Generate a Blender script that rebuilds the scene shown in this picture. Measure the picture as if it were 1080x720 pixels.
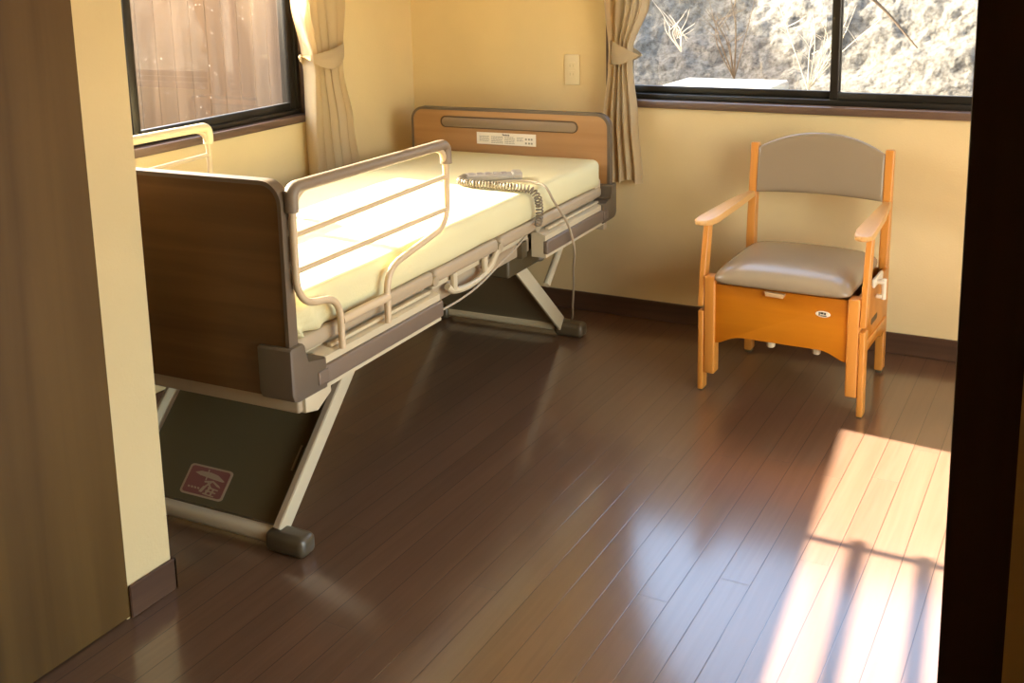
import bpy, bmesh, math, random
from mathutils import Vector, Matrix, noise
for o in list(bpy.data.objects): bpy.data.objects.remove(o)
S = bpy.context.scene
C = S.collection
PI = math.pi
random.seed(7)

# ------------------------------------------------------------------ camera
cam_d = bpy.data.cameras.new('camera'); cam = bpy.data.objects.new('camera', cam_d); C.objects.link(cam)
F_PX, CX, CY = 1168.69, 502.97, 193.54
cam_d.sensor_fit = 'HORIZONTAL'; cam_d.sensor_width = 36.0
cam_d.lens = F_PX / 1080 * 36
cam_d.shift_x = (540 - CX) / 1080
cam_d.shift_y = (CY - 360) / 1080
cam_d.clip_start = 0.02
yaw, pitch, roll = [math.radians(a) for a in (29.8372, -11.2337, -1.5818)]
rot = Matrix.Rotation(yaw, 4, 'Z') @ Matrix.Rotation(PI/2 + pitch, 4, 'X') @ Matrix.Rotation(roll, 4, 'Z')
cam.matrix_world = Matrix.Translation((2.8249, -4.3544, 1.5314)) @ rot
S.camera = cam

# ------------------------------------------------------------------ view, sky, sun
S.view_settings.view_transform = 'Standard'
S.view_settings.look = 'None'
S.view_settings.gamma = 1.0
S.view_settings.use_curve_mapping = False
S.view_settings.exposure = 0.70
cy = S.cycles
cy.use_denoising = True
cy.max_bounces = 10; cy.diffuse_bounces = 6; cy.glossy_bounces = 4; cy.transparent_max_bounces = 12
cy.sample_clamp_indirect = 6.0
cy.caustics_reflective = False; cy.caustics_refractive = False

SUN_DIR = Vector((1.0, -0.13, -0.46)).normalized()      # the way the sunlight travels
sun_elev = math.asin(-SUN_DIR.z)
SUN_E, SKY_E = 34.0, 1.15
w = bpy.data.worlds.new('sky'); S.world = w; w.use_nodes = True
nt = w.node_tree; nt.nodes.clear()
sk = nt.nodes.new('ShaderNodeTexSky'); sk.sky_type = 'NISHITA'; sk.sun_disc = False
sk.sun_elevation = sun_elev; sk.sun_rotation = math.radians(-90)
sk.air_density = 1.0; sk.dust_density = 3.5; sk.ozone_density = 1.0
bg = nt.nodes.new('ShaderNodeBackground'); bg.inputs['Strength'].default_value = SKY_E
wo = nt.nodes.new('ShaderNodeOutputWorld')
nt.links.new(sk.outputs[0], bg.inputs[0]); nt.links.new(bg.outputs[0], wo.inputs[0])
sd = bpy.data.lights.new('sun', 'SUN'); sd.energy = SUN_E; sd.angle = math.radians(0.55); sd.color = (1.0, 0.90, 0.74)
so = bpy.data.objects.new('sun', sd); C.objects.link(so)
so.rotation_euler = SUN_DIR.to_track_quat('-Z', 'Y').to_euler(); so.location = (-4, 0, 5)
# unseen spotlight added to make the floor's bright patch through the right-hand window
SPOT_DIR = Vector((-1.0, 0.03, -1.31)).normalized()
sd2 = bpy.data.lights.new('floor_patch_spot', 'SPOT'); sd2.energy = 430000; sd2.shadow_soft_size = .16; sd2.color = (1.0, 0.93, 0.93)
sd2.spot_size = math.radians(6.2); sd2.spot_blend = .05
so2 = bpy.data.objects.new('floor_patch_spot', sd2); C.objects.link(so2)
so2.rotation_euler = SPOT_DIR.to_track_quat('-Z', 'Y').to_euler(); so2.location = Vector((3.72, -2.15, 1.05)) - SPOT_DIR*30
# unseen area light added to brighten the room through the right-hand window
ad_ = bpy.data.lights.new('fill_right', 'AREA'); ad_.shape = 'RECTANGLE'; ad_.size = 2.0; ad_.size_y = 2.05; ad_.energy = 78; ad_.color = (1.0, .82, .55)
ao_ = bpy.data.objects.new('fill_right', ad_); C.objects.link(ao_); ao_.location = (5.1, -3.2, 1.35); ao_.rotation_euler = Vector((-.78, .62, -.02)).to_track_quat('-Z', 'Y').to_euler()

def portal(name, loc, rot_e, sx, sy):
    d = bpy.data.lights.new(name, 'AREA'); d.shape = 'RECTANGLE'; d.size = sx; d.size_y = sy
    d.cycles.is_portal = True
    o = bpy.data.objects.new(name, d); C.objects.link(o); o.location = loc; o.rotation_euler = rot_e
portal('portal_back', (1.9, 0.10, 1.5), (-PI/2, 0, 0), 1.9, 1.2)
portal('portal_left', (-0.10, -1.62, 1.5), (0, -PI/2, 0), 1.2, 1.75)
portal('portal_right', (3.82, -1.9, 1.05), (0, PI/2, 0), 2.1, 2.1)

# ------------------------------------------------------------------ materials
def mat(name, col, rough=0.5, spec=0.5, metal=0.0, vary=0.0, scale=6.0, stretch=(1,1,1), bump=0.0, bscale=60.0, coat=0.0, sheen=0.0, sss=0.0):
    m = bpy.data.materials.new(name); m.use_nodes = True
    n = m.node_tree.nodes; l = m.node_tree.links; b = n['Principled BSDF']
    b.inputs['Base Color'].default_value = (*col, 1); b.inputs['Roughness'].default_value = rough
    b.inputs['Specular IOR Level'].default_value = spec; b.inputs['Metallic'].default_value = metal
    b.inputs['Coat Weight'].default_value = coat; b.inputs['Sheen Weight'].default_value = sheen
    if vary or bump:
        tc = n.new('ShaderNodeTexCoord'); mp = n.new('ShaderNodeMapping'); mp.inputs['Scale'].default_value = stretch
        l.new(tc.outputs['Object'], mp.inputs[0])
    if vary:
        t = n.new('ShaderNodeTexNoise'); t.inputs['Scale'].default_value = scale; t.inputs['Detail'].default_value = 6
        l.new(mp.outputs[0], t.inputs['Vector'])
        r = n.new('ShaderNodeValToRGB'); r.color_ramp.elements[0].position = .3; r.color_ramp.elements[1].position = .7
        r.color_ramp.elements[0].color = (*[c*(1-vary) for c in col], 1); r.color_ramp.elements[1].color = (*[min(1, c*(1+vary)) for c in col], 1)
        l.new(t.outputs[0], r.inputs[0]); l.new(r.outputs[0], b.inputs['Base Color'])
    if bump:
        t2 = n.new('ShaderNodeTexNoise'); t2.inputs['Scale'].default_value = bscale; t2.inputs['Detail'].default_value = 4
        l.new(mp.outputs[0], t2.inputs['Vector'])
        bp = n.new('ShaderNodeBump'); bp.inputs['Strength'].default_value = bump; bp.inputs['Distance'].default_value = .01
        l.new(t2.outputs[0], bp.inputs['Height']); l.new(bp.outputs[0], b.inputs['Normal'])
    return m

def wood(name, c1, c2, axis='x', rough=.4, freq=1.0, spec=.5, coat=0.0):
    m = bpy.data.materials.new(name); m.use_nodes = True
    n = m.node_tree.nodes; l = m.node_tree.links; b = n['Principled BSDF']
    b.inputs['Roughness'].default_value = rough; b.inputs['Specular IOR Level'].default_value = spec; b.inputs['Coat Weight'].default_value = coat
    tc = n.new('ShaderNodeTexCoord'); mp = n.new('ShaderNodeMapping')
    k = {'x': (1.2, 26, 26), 'y': (26, 1.2, 26), 'z': (26, 26, 1.2)}[axis]
    mp.inputs['Scale'].default_value = [a*freq for a in k]
    l.new(tc.outputs['Object'], mp.inputs[0])
    t = n.new('ShaderNodeTexNoise'); t.inputs['Scale'].default_value = 1.0; t.inputs['Detail'].default_value = 8; t.inputs['Distortion'].default_value = .6
    l.new(mp.outputs[0], t.inputs['Vector'])
    t3 = n.new('ShaderNodeTexNoise'); t3.inputs['Scale'].default_value = 4.0*freq; t3.inputs['Detail'].default_value = 2
    l.new(tc.outputs['Object'], t3.inputs['Vector'])
    mx = n.new('ShaderNodeMath'); mx.operation = 'MULTIPLY_ADD'; mx.inputs[1].default_value = .3
    ad = n.new('ShaderNodeMath'); ad.operation = 'MULTIPLY'; ad.inputs[1].default_value = .75
    l.new(t.outputs[0], ad.inputs[0]); l.new(t3.outputs[0], mx.inputs[0]); l.new(ad.outputs[0], mx.inputs[2])
    r = n.new('ShaderNodeValToRGB'); r.color_ramp.elements[0].position = .36; r.color_ramp.elements[1].position = .66
    r.color_ramp.elements[0].color = (*c1, 1); r.color_ramp.elements[1].color = (*c2, 1)
    l.new(mx.outputs[0], r.inputs[0]); l.new(r.outputs[0], b.inputs['Base Color'])
    bp = n.new('ShaderNodeBump'); bp.inputs['Strength'].default_value = .06; bp.inputs['Distance'].default_value = .004
    l.new(t.outputs[0], bp.inputs['Height']); l.new(bp.outputs[0], b.inputs['Normal'])
    return m

def floor_mat():
    m = bpy.data.materials.new('dark_plank_floor'); m.use_nodes = True
    n = m.node_tree.nodes; l = m.node_tree.links; b = n['Principled BSDF']
    tc = n.new('ShaderNodeTexCoord'); sp = n.new('ShaderNodeSeparateXYZ'); l.new(tc.outputs['Object'], sp.inputs[0])
    def M(op, a, bb=None, c=None):
        q = n.new('ShaderNodeMath'); q.operation = op
        for i, v in enumerate((a, bb, c)):
            if v is None: continue
            if isinstance(v, (int, float)): q.inputs[i].default_value = v
            else: l.new(v, q.inputs[i])
        return q.outputs[0]
    W = .0778
    xs = M('DIVIDE', M('ADD', sp.outputs['X'], 10.0 - 0.009), W)
    idx = M('FLOOR', xs); fx = M('FRACT', xs)
    wn = n.new('ShaderNodeTexWhiteNoise'); wn.noise_dimensions = '1D'; l.new(idx, wn.inputs['W'])
    ys = M('ADD', M('DIVIDE', sp.outputs['Y'], 1.8), M('MULTIPLY', wn.outputs['Value'], 3.0))
    idy = M('FLOOR', ys); fy = M('FRACT', ys)
    wn2 = n.new('ShaderNodeTexWhiteNoise'); wn2.noise_dimensions = '2D'
    cb = n.new('ShaderNodeCombineXYZ'); l.new(idx, cb.inputs[0]); l.new(idy, cb.inputs[1]); l.new(cb.outputs[0], wn2.inputs['Vector'])
    dx = M('MULTIPLY', M('MINIMUM', fx, M('SUBTRACT', 1.0, fx)), W)
    dy = M('MULTIPLY', M('MINIMUM', fy, M('SUBTRACT', 1.0, fy)), 5.0)
    dm = M('MINIMUM', dx, dy)
    mr = n.new('ShaderNodeMapRange'); mr.inputs['From Min'].default_value = .0003; mr.inputs['From Max'].default_value = .0016
    l.new(dm, mr.inputs['Value'])                                  # 0 in the groove, 1 on the plank
    # grain along Y, shifted per plank
    mp = n.new('ShaderNodeMapping'); mp.inputs['Scale'].default_value = (38, 1.6, 1)
    ofs = n.new('ShaderNodeCombineXYZ'); l.new(M('MULTIPLY', wn2.outputs['Value'], 60.0), ofs.inputs[1]); l.new(ofs.outputs[0], mp.inputs['Location'])
    l.new(tc.outputs['Object'], mp.inputs[0])
    g = n.new('ShaderNodeTexNoise'); g.inputs['Scale'].default_value = 1.0; g.inputs['Detail'].default_value = 7; g.inputs['Distortion'].default_value = 1.2
    l.new(mp.outputs[0], g.inputs['Vector'])
    r = n.new('ShaderNodeValToRGB'); r.color_ramp.elements[0].position = .3; r.color_ramp.elements[1].position = .72
    r.color_ramp.elements[0].color = (.126, .067, .036, 1); r.color_ramp.elements[1].color = (.152, .083, .047, 1)
    l.new(g.outputs[0], r.inputs[0])
    hs = n.new('ShaderNodeHueSaturation'); l.new(r.outputs[0], hs.inputs['Color'])
    l.new(M('MULTIPLY_ADD', wn2.outputs['Value'], .16, .92), hs.inputs['Value'])
    mixg = n.new('ShaderNodeMix'); mixg.data_type = 'RGBA'
    l.new(mr.outputs[0], mixg.inputs['Factor']); mixg.inputs['A'].default_value = (.03, .014, .008, 1); l.new(hs.outputs[0], mixg.inputs['B'])
    l.new(mixg.outputs['Result'], b.inputs['Base Color'])
    sm = n.new('ShaderNodeTexNoise'); sm.inputs['Scale'].default_value = 2.3; sm.inputs['Detail'].default_value = 5
    l.new(tc.outputs['Object'], sm.inputs['Vector'])
    l.new(M('MULTIPLY_ADD', sm.outputs[0], .10, .30), b.inputs['Roughness'])
    b.inputs['Specular IOR Level'].default_value = .35; b.inputs['Coat Weight'].default_value = 1.0; b.inputs['Coat IOR'].default_value = 1.78; b.inputs['Coat Roughness'].default_value = .155
    hh = M('ADD', mr.outputs[0], M('MULTIPLY', g.outputs[0], .05))
    bp = n.new('ShaderNodeBump'); bp.inputs['Strength'].default_value = .28; bp.inputs['Distance'].default_value = .0012
    l.new(hh, bp.inputs['Height']); l.new(bp.outputs[0], b.inputs['Normal']); bc = n.new('ShaderNodeBump'); bc.inputs['Strength'].default_value = .22; bc.inputs['Distance'].default_value = .0012; l.new(mr.outputs[0], bc.inputs['Height']); l.new(bc.outputs[0], b.inputs['Coat Normal'])
    return m

def glass_mat(name, dirt=0.0, spots=False):
    m = bpy.data.materials.new(name); m.use_nodes = True
    n = m.node_tree.nodes; l = m.node_tree.links; n.clear()
    out = n.new('ShaderNodeOutputMaterial'); tr = n.new('ShaderNodeBsdfTransparent'); tr.inputs[0].default_value = (.97, .98, .97, 1)
    gl = n.new('ShaderNodeBsdfGlossy'); gl.inputs['Roughness'].default_value = .0
    lw = n.new('ShaderNodeLayerWeight'); lw.inputs['Blend'].default_value = .5
    pw = n.new('ShaderNodeMath'); pw.operation = 'POWER'; pw.inputs[1].default_value = 5.0; l.new(lw.outputs['Facing'], pw.inputs[0])
    fr = n.new('ShaderNodeMath'); fr.operation = 'MULTIPLY_ADD'; fr.inputs[1].default_value = .95; fr.inputs[2].default_value = .05; l.new(pw.outputs[0], fr.inputs[0])
    mx = n.new('ShaderNodeMixShader'); l.new(fr.outputs[0], mx.inputs[0]); l.new(tr.outputs[0], mx.inputs[1]); l.new(gl.outputs[0], mx.inputs[2])
    last = mx.outputs[0]
    if dirt:
        tl = n.new('ShaderNodeBsdfTranslucent'); tl.inputs[0].default_value = (.80, .72, .64, 1)
        tc = n.new('ShaderNodeTexCoord')
        mp = n.new('ShaderNodeMapping'); mp.inputs['Scale'].default_value = (1, 14, 1.0); l.new(tc.outputs['Object'], mp.inputs[0])
        a = n.new('ShaderNodeTexNoise'); a.inputs['Scale'].default_value = 1.0; a.inputs['Detail'].default_value = 5; l.new(mp.outputs[0], a.inputs['Vector'])
        ma = n.new('ShaderNodeMapRange'); ma.inputs['From Min'].default_value = .32; ma.inputs['From Max'].default_value = .7
        ma.inputs['To Min'].default_value = dirt*.45; ma.inputs['To Max'].default_value = dirt*1.5
        l.new(a.outputs[0], ma.inputs[0])
        f = ma.outputs[0]
        if spots:
            v = n.new('ShaderNodeTexVoronoi'); v.inputs['Scale'].default_value = 32.0; l.new(tc.outputs['Object'], v.inputs['Vector'])
            mb = n.new('ShaderNodeMapRange'); mb.inputs['From Min'].default_value = .13; mb.inputs['From Max'].default_value = .05
            mb.inputs['To Min'].default_value = 0; mb.inputs['To Max'].default_value = .14; l.new(v.outputs['Distance'], mb.inputs[0])
            c2 = n.new('ShaderNodeTexNoise'); c2.inputs['Scale'].default_value = 5.0; l.new(tc.outputs['Object'], c2.inputs['Vector'])
            mc = n.new('ShaderNodeMapRange'); mc.inputs['From Min'].default_value = .5; mc.inputs['From Max'].default_value = .62; l.new(c2.outputs[0], mc.inputs[0])
            mu = n.new('ShaderNodeMath'); mu.operation = 'MULTIPLY'; l.new(mb.outputs[0], mu.inputs[0]); l.new(mc.outputs[0], mu.inputs[1])
            ad = n.new('ShaderNodeMath'); ad.operation = 'ADD'; l.new(f, ad.inputs[0]); l.new(mu.outputs[0], ad.inputs[1]); f = ad.outputs[0]
        m2 = n.new('ShaderNodeMixShader'); l.new(f, m2.inputs[0]); l.new(last, m2.inputs[1]); l.new(tl.outputs[0], m2.inputs[2]); last = m2.outputs[0]
    l.new(last, out.inputs[0])
    return m

def cloth_mat(name, col, trans=.3):
    m = bpy.data.materials.new(name); m.use_nodes = True
    n = m.node_tree.nodes; l = m.node_tree.links; n.clear()
    out = n.new('ShaderNodeOutputMaterial')
    d = n.new('ShaderNodeBsdfPrincipled'); d.inputs['Base Color'].default_value = (*col, 1); d.inputs['Roughness'].default_value = .85
    d.inputs['Specular IOR Level'].default_value = .15; d.inputs['Sheen Weight'].default_value = .1
    t = n.new('ShaderNodeBsdfTranslucent'); t.inputs[0].default_value = (*[c*.9 for c in col], 1)
    tc = n.new('ShaderNodeTexCoord'); wv = n.new('ShaderNodeTexNoise'); wv.inputs['Scale'].default_value = 260; l.new(tc.outputs['Object'], wv.inputs['Vector'])
    bp = n.new('ShaderNodeBump'); bp.inputs['Strength'].default_value = .15; bp.inputs['Distance'].default_value = .002
    l.new(wv.outputs[0], bp.inputs['Height']); l.new(bp.outputs[0], d.inputs['Normal'])
    mx = n.new('ShaderNodeMixShader'); mx.inputs[0].default_value = trans
    l.new(d.outputs[0], mx.inputs[1]); l.new(t.outputs[0], mx.inputs[2]); l.new(mx.outputs[0], out.inputs[0])
    return m

def rock_mat():
    m = bpy.data.materials.new('pale_rock_bank'); m.use_nodes = True
    n = m.node_tree.nodes; l = m.node_tree.links; b = n['Principled BSDF']
    tc = n.new('ShaderNodeTexCoord')
    t = n.new('ShaderNodeTexNoise'); t.inputs['Scale'].default_value = 34; t.inputs['Detail'].default_value = 8; t.inputs['Roughness'].default_value = .7
    l.new(tc.outputs['Object'], t.inputs['Vector'])
    r = n.new('ShaderNodeValToRGB'); r.color_ramp.elements[0].position = .34; r.color_ramp.elements[1].position = .6
    r.color_ramp.elements[0].color = (.046, .041, .035, 1); r.color_ramp.elements[1].color = (.150, .139, .120, 1)
    l.new(t.outputs[0], r.inputs[0]); l.new(r.outputs[0], b.inputs['Base Color'])
    b.inputs['Roughness'].default_value = .95; b.inputs['Specular IOR Level'].default_value = .1
    t2 = n.new('ShaderNodeTexNoise'); t2.inputs['Scale'].default_value = 22; t2.inputs['Detail'].default_value = 8
    l.new(tc.outputs['Object'], t2.inputs['Vector'])
    bp = n.new('ShaderNodeBump'); bp.inputs['Strength'].default_value = .45; bp.inputs['Distance'].default_value = .03
    l.new(t2.outputs[0], bp.inputs['Height']); l.new(bp.outputs[0], b.inputs['Normal'])
    return m

MT = dict(
    floor=floor_mat(),
    wall=mat('cream_wallpaper', (.71, .555, .295), .9, .2, vary=.04, scale=3, bump=.10, bscale=140),
    ceil=mat('white_ceiling', (.78, .74, .66), .9, .2),
    trim=wood('dark_brown_trim', (.050, .024, .013), (.085, .042, .022), 'x', .38),
    trimy=wood('dark_brown_trim_y', (.060, .028, .014), (.105, .052, .026), 'y', .38),
    panel=wood('dark_veneer_panel', (.075, .037, .008), (.120, .064, .016), 'z', .45, .5, spec=.25),
    post=wood('dark_post', (.035, .018, .010), (.060, .030, .016), 'z', .45),
    sill=wood('window_sill_wood', (.085, .048, .030), (.14, .082, .052), 'x', .35),
    silly=wood('window_sill_wood_y', (.085, .048, .030), (.14, .082, .052), 'y', .35),
    alu=mat('dark_bronze_aluminium', (.022, .018, .013), .35, .5, .3),
    glass=glass_mat('window_glass'),
    glassd=glass_mat('dusty_window_glass', .006, True),
    curtain=cloth_mat('cream_curtain', (.80, .67, .45), .28),
    tie=cloth_mat('cream_tieback', (.68, .56, .37), .10),
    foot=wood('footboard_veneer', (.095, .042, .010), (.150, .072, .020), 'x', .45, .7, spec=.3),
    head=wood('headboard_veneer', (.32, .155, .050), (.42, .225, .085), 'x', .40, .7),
    edge=mat('board_edging_brown', (.125, .090, .058), .40, .5),
    bumper=mat('taupe_brown_plastic', (.115, .085, .055), .42, .5, vary=.04, bump=.02, bscale=300),
    strip=mat('bumper_strip_brown', (.165, .118, .082), .40, .5),
    cream=mat('cream_painted_steel', (.56, .47, .31), .38, .5, vary=.02),
    deck=mat('beige_deck_plastic', (.40, .31, .20), .5, .4, vary=.03),
    tube=mat('beige_rail_tube', (.58, .44, .27), .35, .5),
    grip=mat('taupe_rail_grip', (.225, .165, .110), .45, .5),
    under=mat('dark_olive_steel', (.075, .055, .026), .45, .5, vary=.06, scale=4),
    olive=mat('olive_grey_steel', (.19, .15, .085), .45, .5),
    olived=mat('dark_olive_panel', (.115, .088, .040), .5, .4),
    cap=mat('dark_foot_cap', (.085, .062, .034), .30, .5),
    rivet=mat('pale_rivet', (.5, .42, .28), .4, .5, .4),
    mattress=mat('pale_mattress_cover', (.68, .62, .36), .75, .25, vary=.03, scale=2, bump=.08, bscale=160),
    slot=mat('slot_taupe', (.26, .185, .11), .5, .4),
    slotd=mat('slot_dark', (.10, .055, .022), .5, .4),
    label=mat('label_white', (.80, .72, .56), .5, .3),
    ink=mat('label_ink', (.30, .27, .20), .6, .3),
    inkd=mat('label_ink_dark', (.06, .05, .04), .6, .3),
    wine=mat('sticker_wine', (.235, .085, .065), .45, .4, vary=.08),
    stkb=mat('sticker_beige', (.42, .30, .19), .5, .4),
    grey=mat('remote_grey', (.36, .32, .27), .45, .5),
    greyd=mat('remote_button_grey', (.30, .27, .24), .5, .4),
    cord=mat('cord_beige_grey', (.42, .34, .23), .5, .4),
    coil=mat('coil_cord_grey', (.22, .175, .12), .45, .4),
    ochre=wood('orange_wood', (.52, .195, .028), (.66, .275, .050), 'z', .36, .6, coat=.15),
    ochrex=wood('orange_wood_x', (.43, .128, .003), (.56, .19, .007), 'x', .36, .5, coat=.15),
    pale=wood('pale_orange_wood', (.58, .31, .095), (.70, .41, .15), 'y', .38, .6, coat=.1),
    vinyl=mat('taupe_vinyl', (.28, .215, .137), .27, .6, vary=.02, bump=.03, bscale=220),
    white=mat('ivory_plastic', (.70, .62, .46), .4, .5),
    tab=mat('tan_tab', (.52, .34, .17), .45, .4),
    outlet=mat('outlet_plate_and_sunlit_grip', (.72, .60, .36), .4, .5),
    outd=mat('outlet_socket', (.50, .40, .22), .5, .4),
    fence=wood('fence_boards', (.050, .032, .024), (.10, .066, .050), 'z', .8, .4, spec=.2),
    rock=rock_mat(),
    conc=mat('pale_concrete', (.36, .345, .31), .9, .2, vary=.10, scale=8, bump=.2, bscale=40),
    soil=mat('outdoor_ground', (.34, .30, .25), .95, .1, vary=.15),
    twig=mat('bare_twig', (.62, .53, .40), .8, .2),
    twigd=mat('bare_twig_brown', (.10, .068, .042), .8, .2),
    blocker=mat('blocker_siding', (.35, .32, .28), .8, .2, vary=.08),
    roof=mat('blocker_roofing', (.14, .14, .15), .6, .3),
)

# ------------------------------------------------------------------ mesh helpers
def link(name, bm, m, parent=None, smooth=True, angle=35):
    bmesh.ops.recalc_face_normals(bm, faces=bm.faces)
    me = bpy.data.meshes.new(name); bm.to_mesh(me); bm.free()
    ms = m if isinstance(m, (list, tuple)) else [m]
    for q in ms: me.materials.append(q)
    o = bpy.data.objects.new(name, me); C.objects.link(o)
    if smooth:
        me.polygons.foreach_set('use_smooth', [True]*len(me.polygons))
        me.set_sharp_from_angle(angle=math.radians(angle))
    if parent: o.parent = parent
    return o

def bx(bm, x0, x1, y0, y1, z0, z1, bev=0.0, seg=2):
    r = bmesh.ops.create_cube(bm, size=1.0)
    vs = r['verts']
    for v in vs:
        v.co = Vector(((x0+x1)/2 + v.co.x*(x1-x0), (y0+y1)/2 + v.co.y*(y1-y0), (z0+z1)/2 + v.co.z*(z1-z0)))
    if bev:
        es = list({e for v in vs for e in v.link_edges})
        bmesh.ops.bevel(bm, geom=es, offset=bev, segments=seg, profile=.5, affect='EDGES', clamp_overlap=True)

def box(x0, x1, y0, y1, z0, z1, bev=0.0, seg=2):
    bm = bmesh.new(); bx(bm, x0, x1, y0, y1, z0, z1, bev, seg); return bm

def prism(bm, pts, axis, a0, a1, bev=0.0, seg=2):
    """closed outline pts (2-D) swept along axis: 'x' pts are (y,z); 'y' pts are (x,z); 'z' pts are (x,y)"""
    def P(p, a):
        return {'x': (a, p[0], p[1]), 'y': (p[0], a, p[1]), 'z': (p[0], p[1], a)}[axis]
    A = [bm.verts.new(P(p, a0)) for p in pts]; B = [bm.verts.new(P(p, a1)) for p in pts]
    n = len(pts)
    fa = bm.faces.new(A); fb = bm.faces.new(list(reversed(B)))
    for i in range(n): bm.faces.new((A[i], B[i], B[(i+1) % n], A[(i+1) % n]))
    if bev:
        es = list(set(fa.edges) | set(fb.edges))
        bmesh.ops.bevel(bm, geom=es, offset=bev, segments=seg, profile=.5, affect='EDGES', clamp_overlap=True)

def rrect(x0, x1, y0, y1, r, n=6, corners=(1,1,1,1)):
    """rounded rectangle outline, corners order: (x0,y0) (x1,y0) (x1,y1) (x0,y1)"""
    pts = []
    cs = [(x0, y0, PI, 1, 1), (x1, y0, 1.5*PI, -1, 1), (x1, y1, 0, -1, -1), (x0, y1, .5*PI, 1, -1)]
    for (cx, cyy, a, sx, sy), on in zip(cs, corners):
        if not on or r <= 0: pts.append((cx, cyy)); continue
        ox, oy = cx + sx*r, cyy + sy*r
        for i in range(n+1):
            t = a + .5*PI*i/n; pts.append((ox + r*math.cos(t), oy + r*math.sin(t)))
    return pts

def catmull(P, sub=8, closed=False):
    P = [Vector(p) for p in P]; out = []
    n = len(P); rng = n if closed else n-1
    for i in range(rng):
        p0 = P[(i-1) % n] if (closed or i > 0) else P[0]*2 - P[1]
        p1, p2 = P[i], P[(i+1) % n]
        p3 = P[(i+2) % n] if (closed or i+2 < n) else P[-1]*2 - P[-2]
        for k in range(sub):
            t = k/sub
            out.append(.5*((2*p1) + (p2-p0)*t + (2*p0-5*p1+4*p2-p3)*t*t + (3*p1-p0-3*p2+p3)*t**3))
    if not closed: out.append(P[-1])
    return out

def fillet(P, r, n=6):
    """polyline with rounded corners"""
    P = [Vector(p) for p in P]; out = [P[0]]
    for i in range(1, len(P)-1):
        a, b, c = P[i-1], P[i], P[i+1]
        d1 = (a-b); d2 = (c-b); rr = min(r, d1.length*.49, d2.length*.49)
        d1.normalize(); d2.normalize()
        s, e = b + d1*rr, b + d2*rr
        for k in range(n+1):
            t = k/n; out.append(s*(1-t)**2 + b*2*t*(1-t) + e*t*t)
    out.append(P[-1]); return out

def tube(bm, pts, r, seg=10, closed=False, caps=True, rz=None):
    pts = [Vector(p) for p in pts]
    n = len(pts); rings = []
    prev = None
    for i, p in enumerate(pts):
        if closed: t = pts[(i+1) % n] - pts[i-1]
        else: t = pts[min(i+1, n-1)] - pts[max(i-1, 0)]
        if t.length < 1e-9: t = Vector((0, 0, 1))
        t.normalize()
        if prev is None:
            u = t.orthogonal().normalized()
            if abs(t.z) < .9: u = Vector((0, 0, 1)) - t*t.z; u.normalize()
            else: u = Vector((1, 0, 0)) - t*t.x; u.normalize()
        else:
            u = prev - t*prev.dot(t)
            if u.length < 1e-6: u = t.orthogonal()
            u.normalize()
        prev = u; v = t.cross(u)
        rr = r(i/(n-1)) if callable(r) else r
        r2 = rz if rz is not None else rr
        rings.append([bm.verts.new(p + u*(r2*math.sin(2*PI*k/seg)) + v*(rr*math.cos(2*PI*k/seg))) for k in range(seg)])
    m = n if closed else n-1
    for i in range(m):
        A, B = rings[i], rings[(i+1) % n]
        for k in range(seg): bm.faces.new((A[k], A[(k+1) % seg], B[(k+1) % seg], B[k]))
    if caps and not closed:
        bm.faces.new(list(reversed(rings[0]))); bm.faces.new(rings[-1])

def cyl(bm, p0, p1, r, seg=16, bev=0.0):
    tube(bm, [p0, p1], r, seg)

def grid_surface(bm, F, nu, nv, thick=0.0, closed_u=False):
    V = [[bm.verts.new(F(i/(nu if closed_u else nu-1), j/(nv-1))) for i in range(nu)] for j in range(nv)]
    for j in range(nv-1):
        for i in range(nu if closed_u else nu-1):
            bm.faces.new((V[j][i], V[j][(i+1) % nu], V[j+1][(i+1) % nu], V[j+1][i]))
    if thick: bmesh.ops.solidify(bm, geom=bm.faces[:], thickness=thick)

def thing(name, label, cat, loc=(0, 0, 0), rz=0.0, group=None):
    o = bpy.data.objects.new(name, None); C.objects.link(o); o.empty_display_size = .1
    o.location = loc; o.rotation_euler = (0, 0, rz)
    return tag(o, label, cat, group)
def tag(o, label, cat, group=None):
    o['label'] = label; o['category'] = cat
    if group: o['group'] = group
    return o
def struct(name, bm, m, smooth=False, parent=None):
    o = link(name, bm, m, parent, smooth)
    if parent is None: o['kind'] = 'structure'
    return o
def dup(root):
    r = root.copy(); C.objects.link(r)
    for ch in list(root.children):
        c = ch.copy(); C.objects.link(c); c.parent = r
        for g in list(ch.children):
            d = g.copy(); C.objects.link(d); d.parent = c
    return r

# ================================================================== THE SETTING
XR, YS, YB, H = 3.72, -3.50, -5.30, 2.45           # right wall, partition, corridor end, ceiling
NX, NY = 0.86, -2.533                              # wall nib beside the bed alcove
WT = .12
struct('floor', box(-.12, XR+.1, YB-.1, .10, -.06, 0.0), MT['floor'])
struct('ceiling', box(-.15, XR+.15, YB-.15, .15, H, H+.08), MT['ceil'])

# back wall with window hole x 1.0..2.81, z .95..2.02
b = bmesh.new()
bx(b, -.12, 1.0, 0, WT, 0, H); bx(b, 2.81, XR+.12, 0, WT, 0, H); bx(b, 1.0, 2.81, 0, WT, 0, .925); bx(b, 1.0, 2.81, 0, WT, 2.04, H)
struct('wall_back', b, MT['wall'])
# left wall with window hole y -2.46..-.80
b = bmesh.new()
bx(b, -WT, 0, -.795, 0, 0, H); bx(b, -WT, 0, NY, -2.46, 0, H); bx(b, -WT, 0, -2.46, -.795, 0, .925); bx(b, -WT, 0, -2.46, -.795, 2.04, H)
struct('wall_left', b, MT['wall'])
# closet block: nib wall on the right of the alcove
struct('wall_nib', box(-WT, NX, -2.685, NY, 0, H), MT['wall'])
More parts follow.
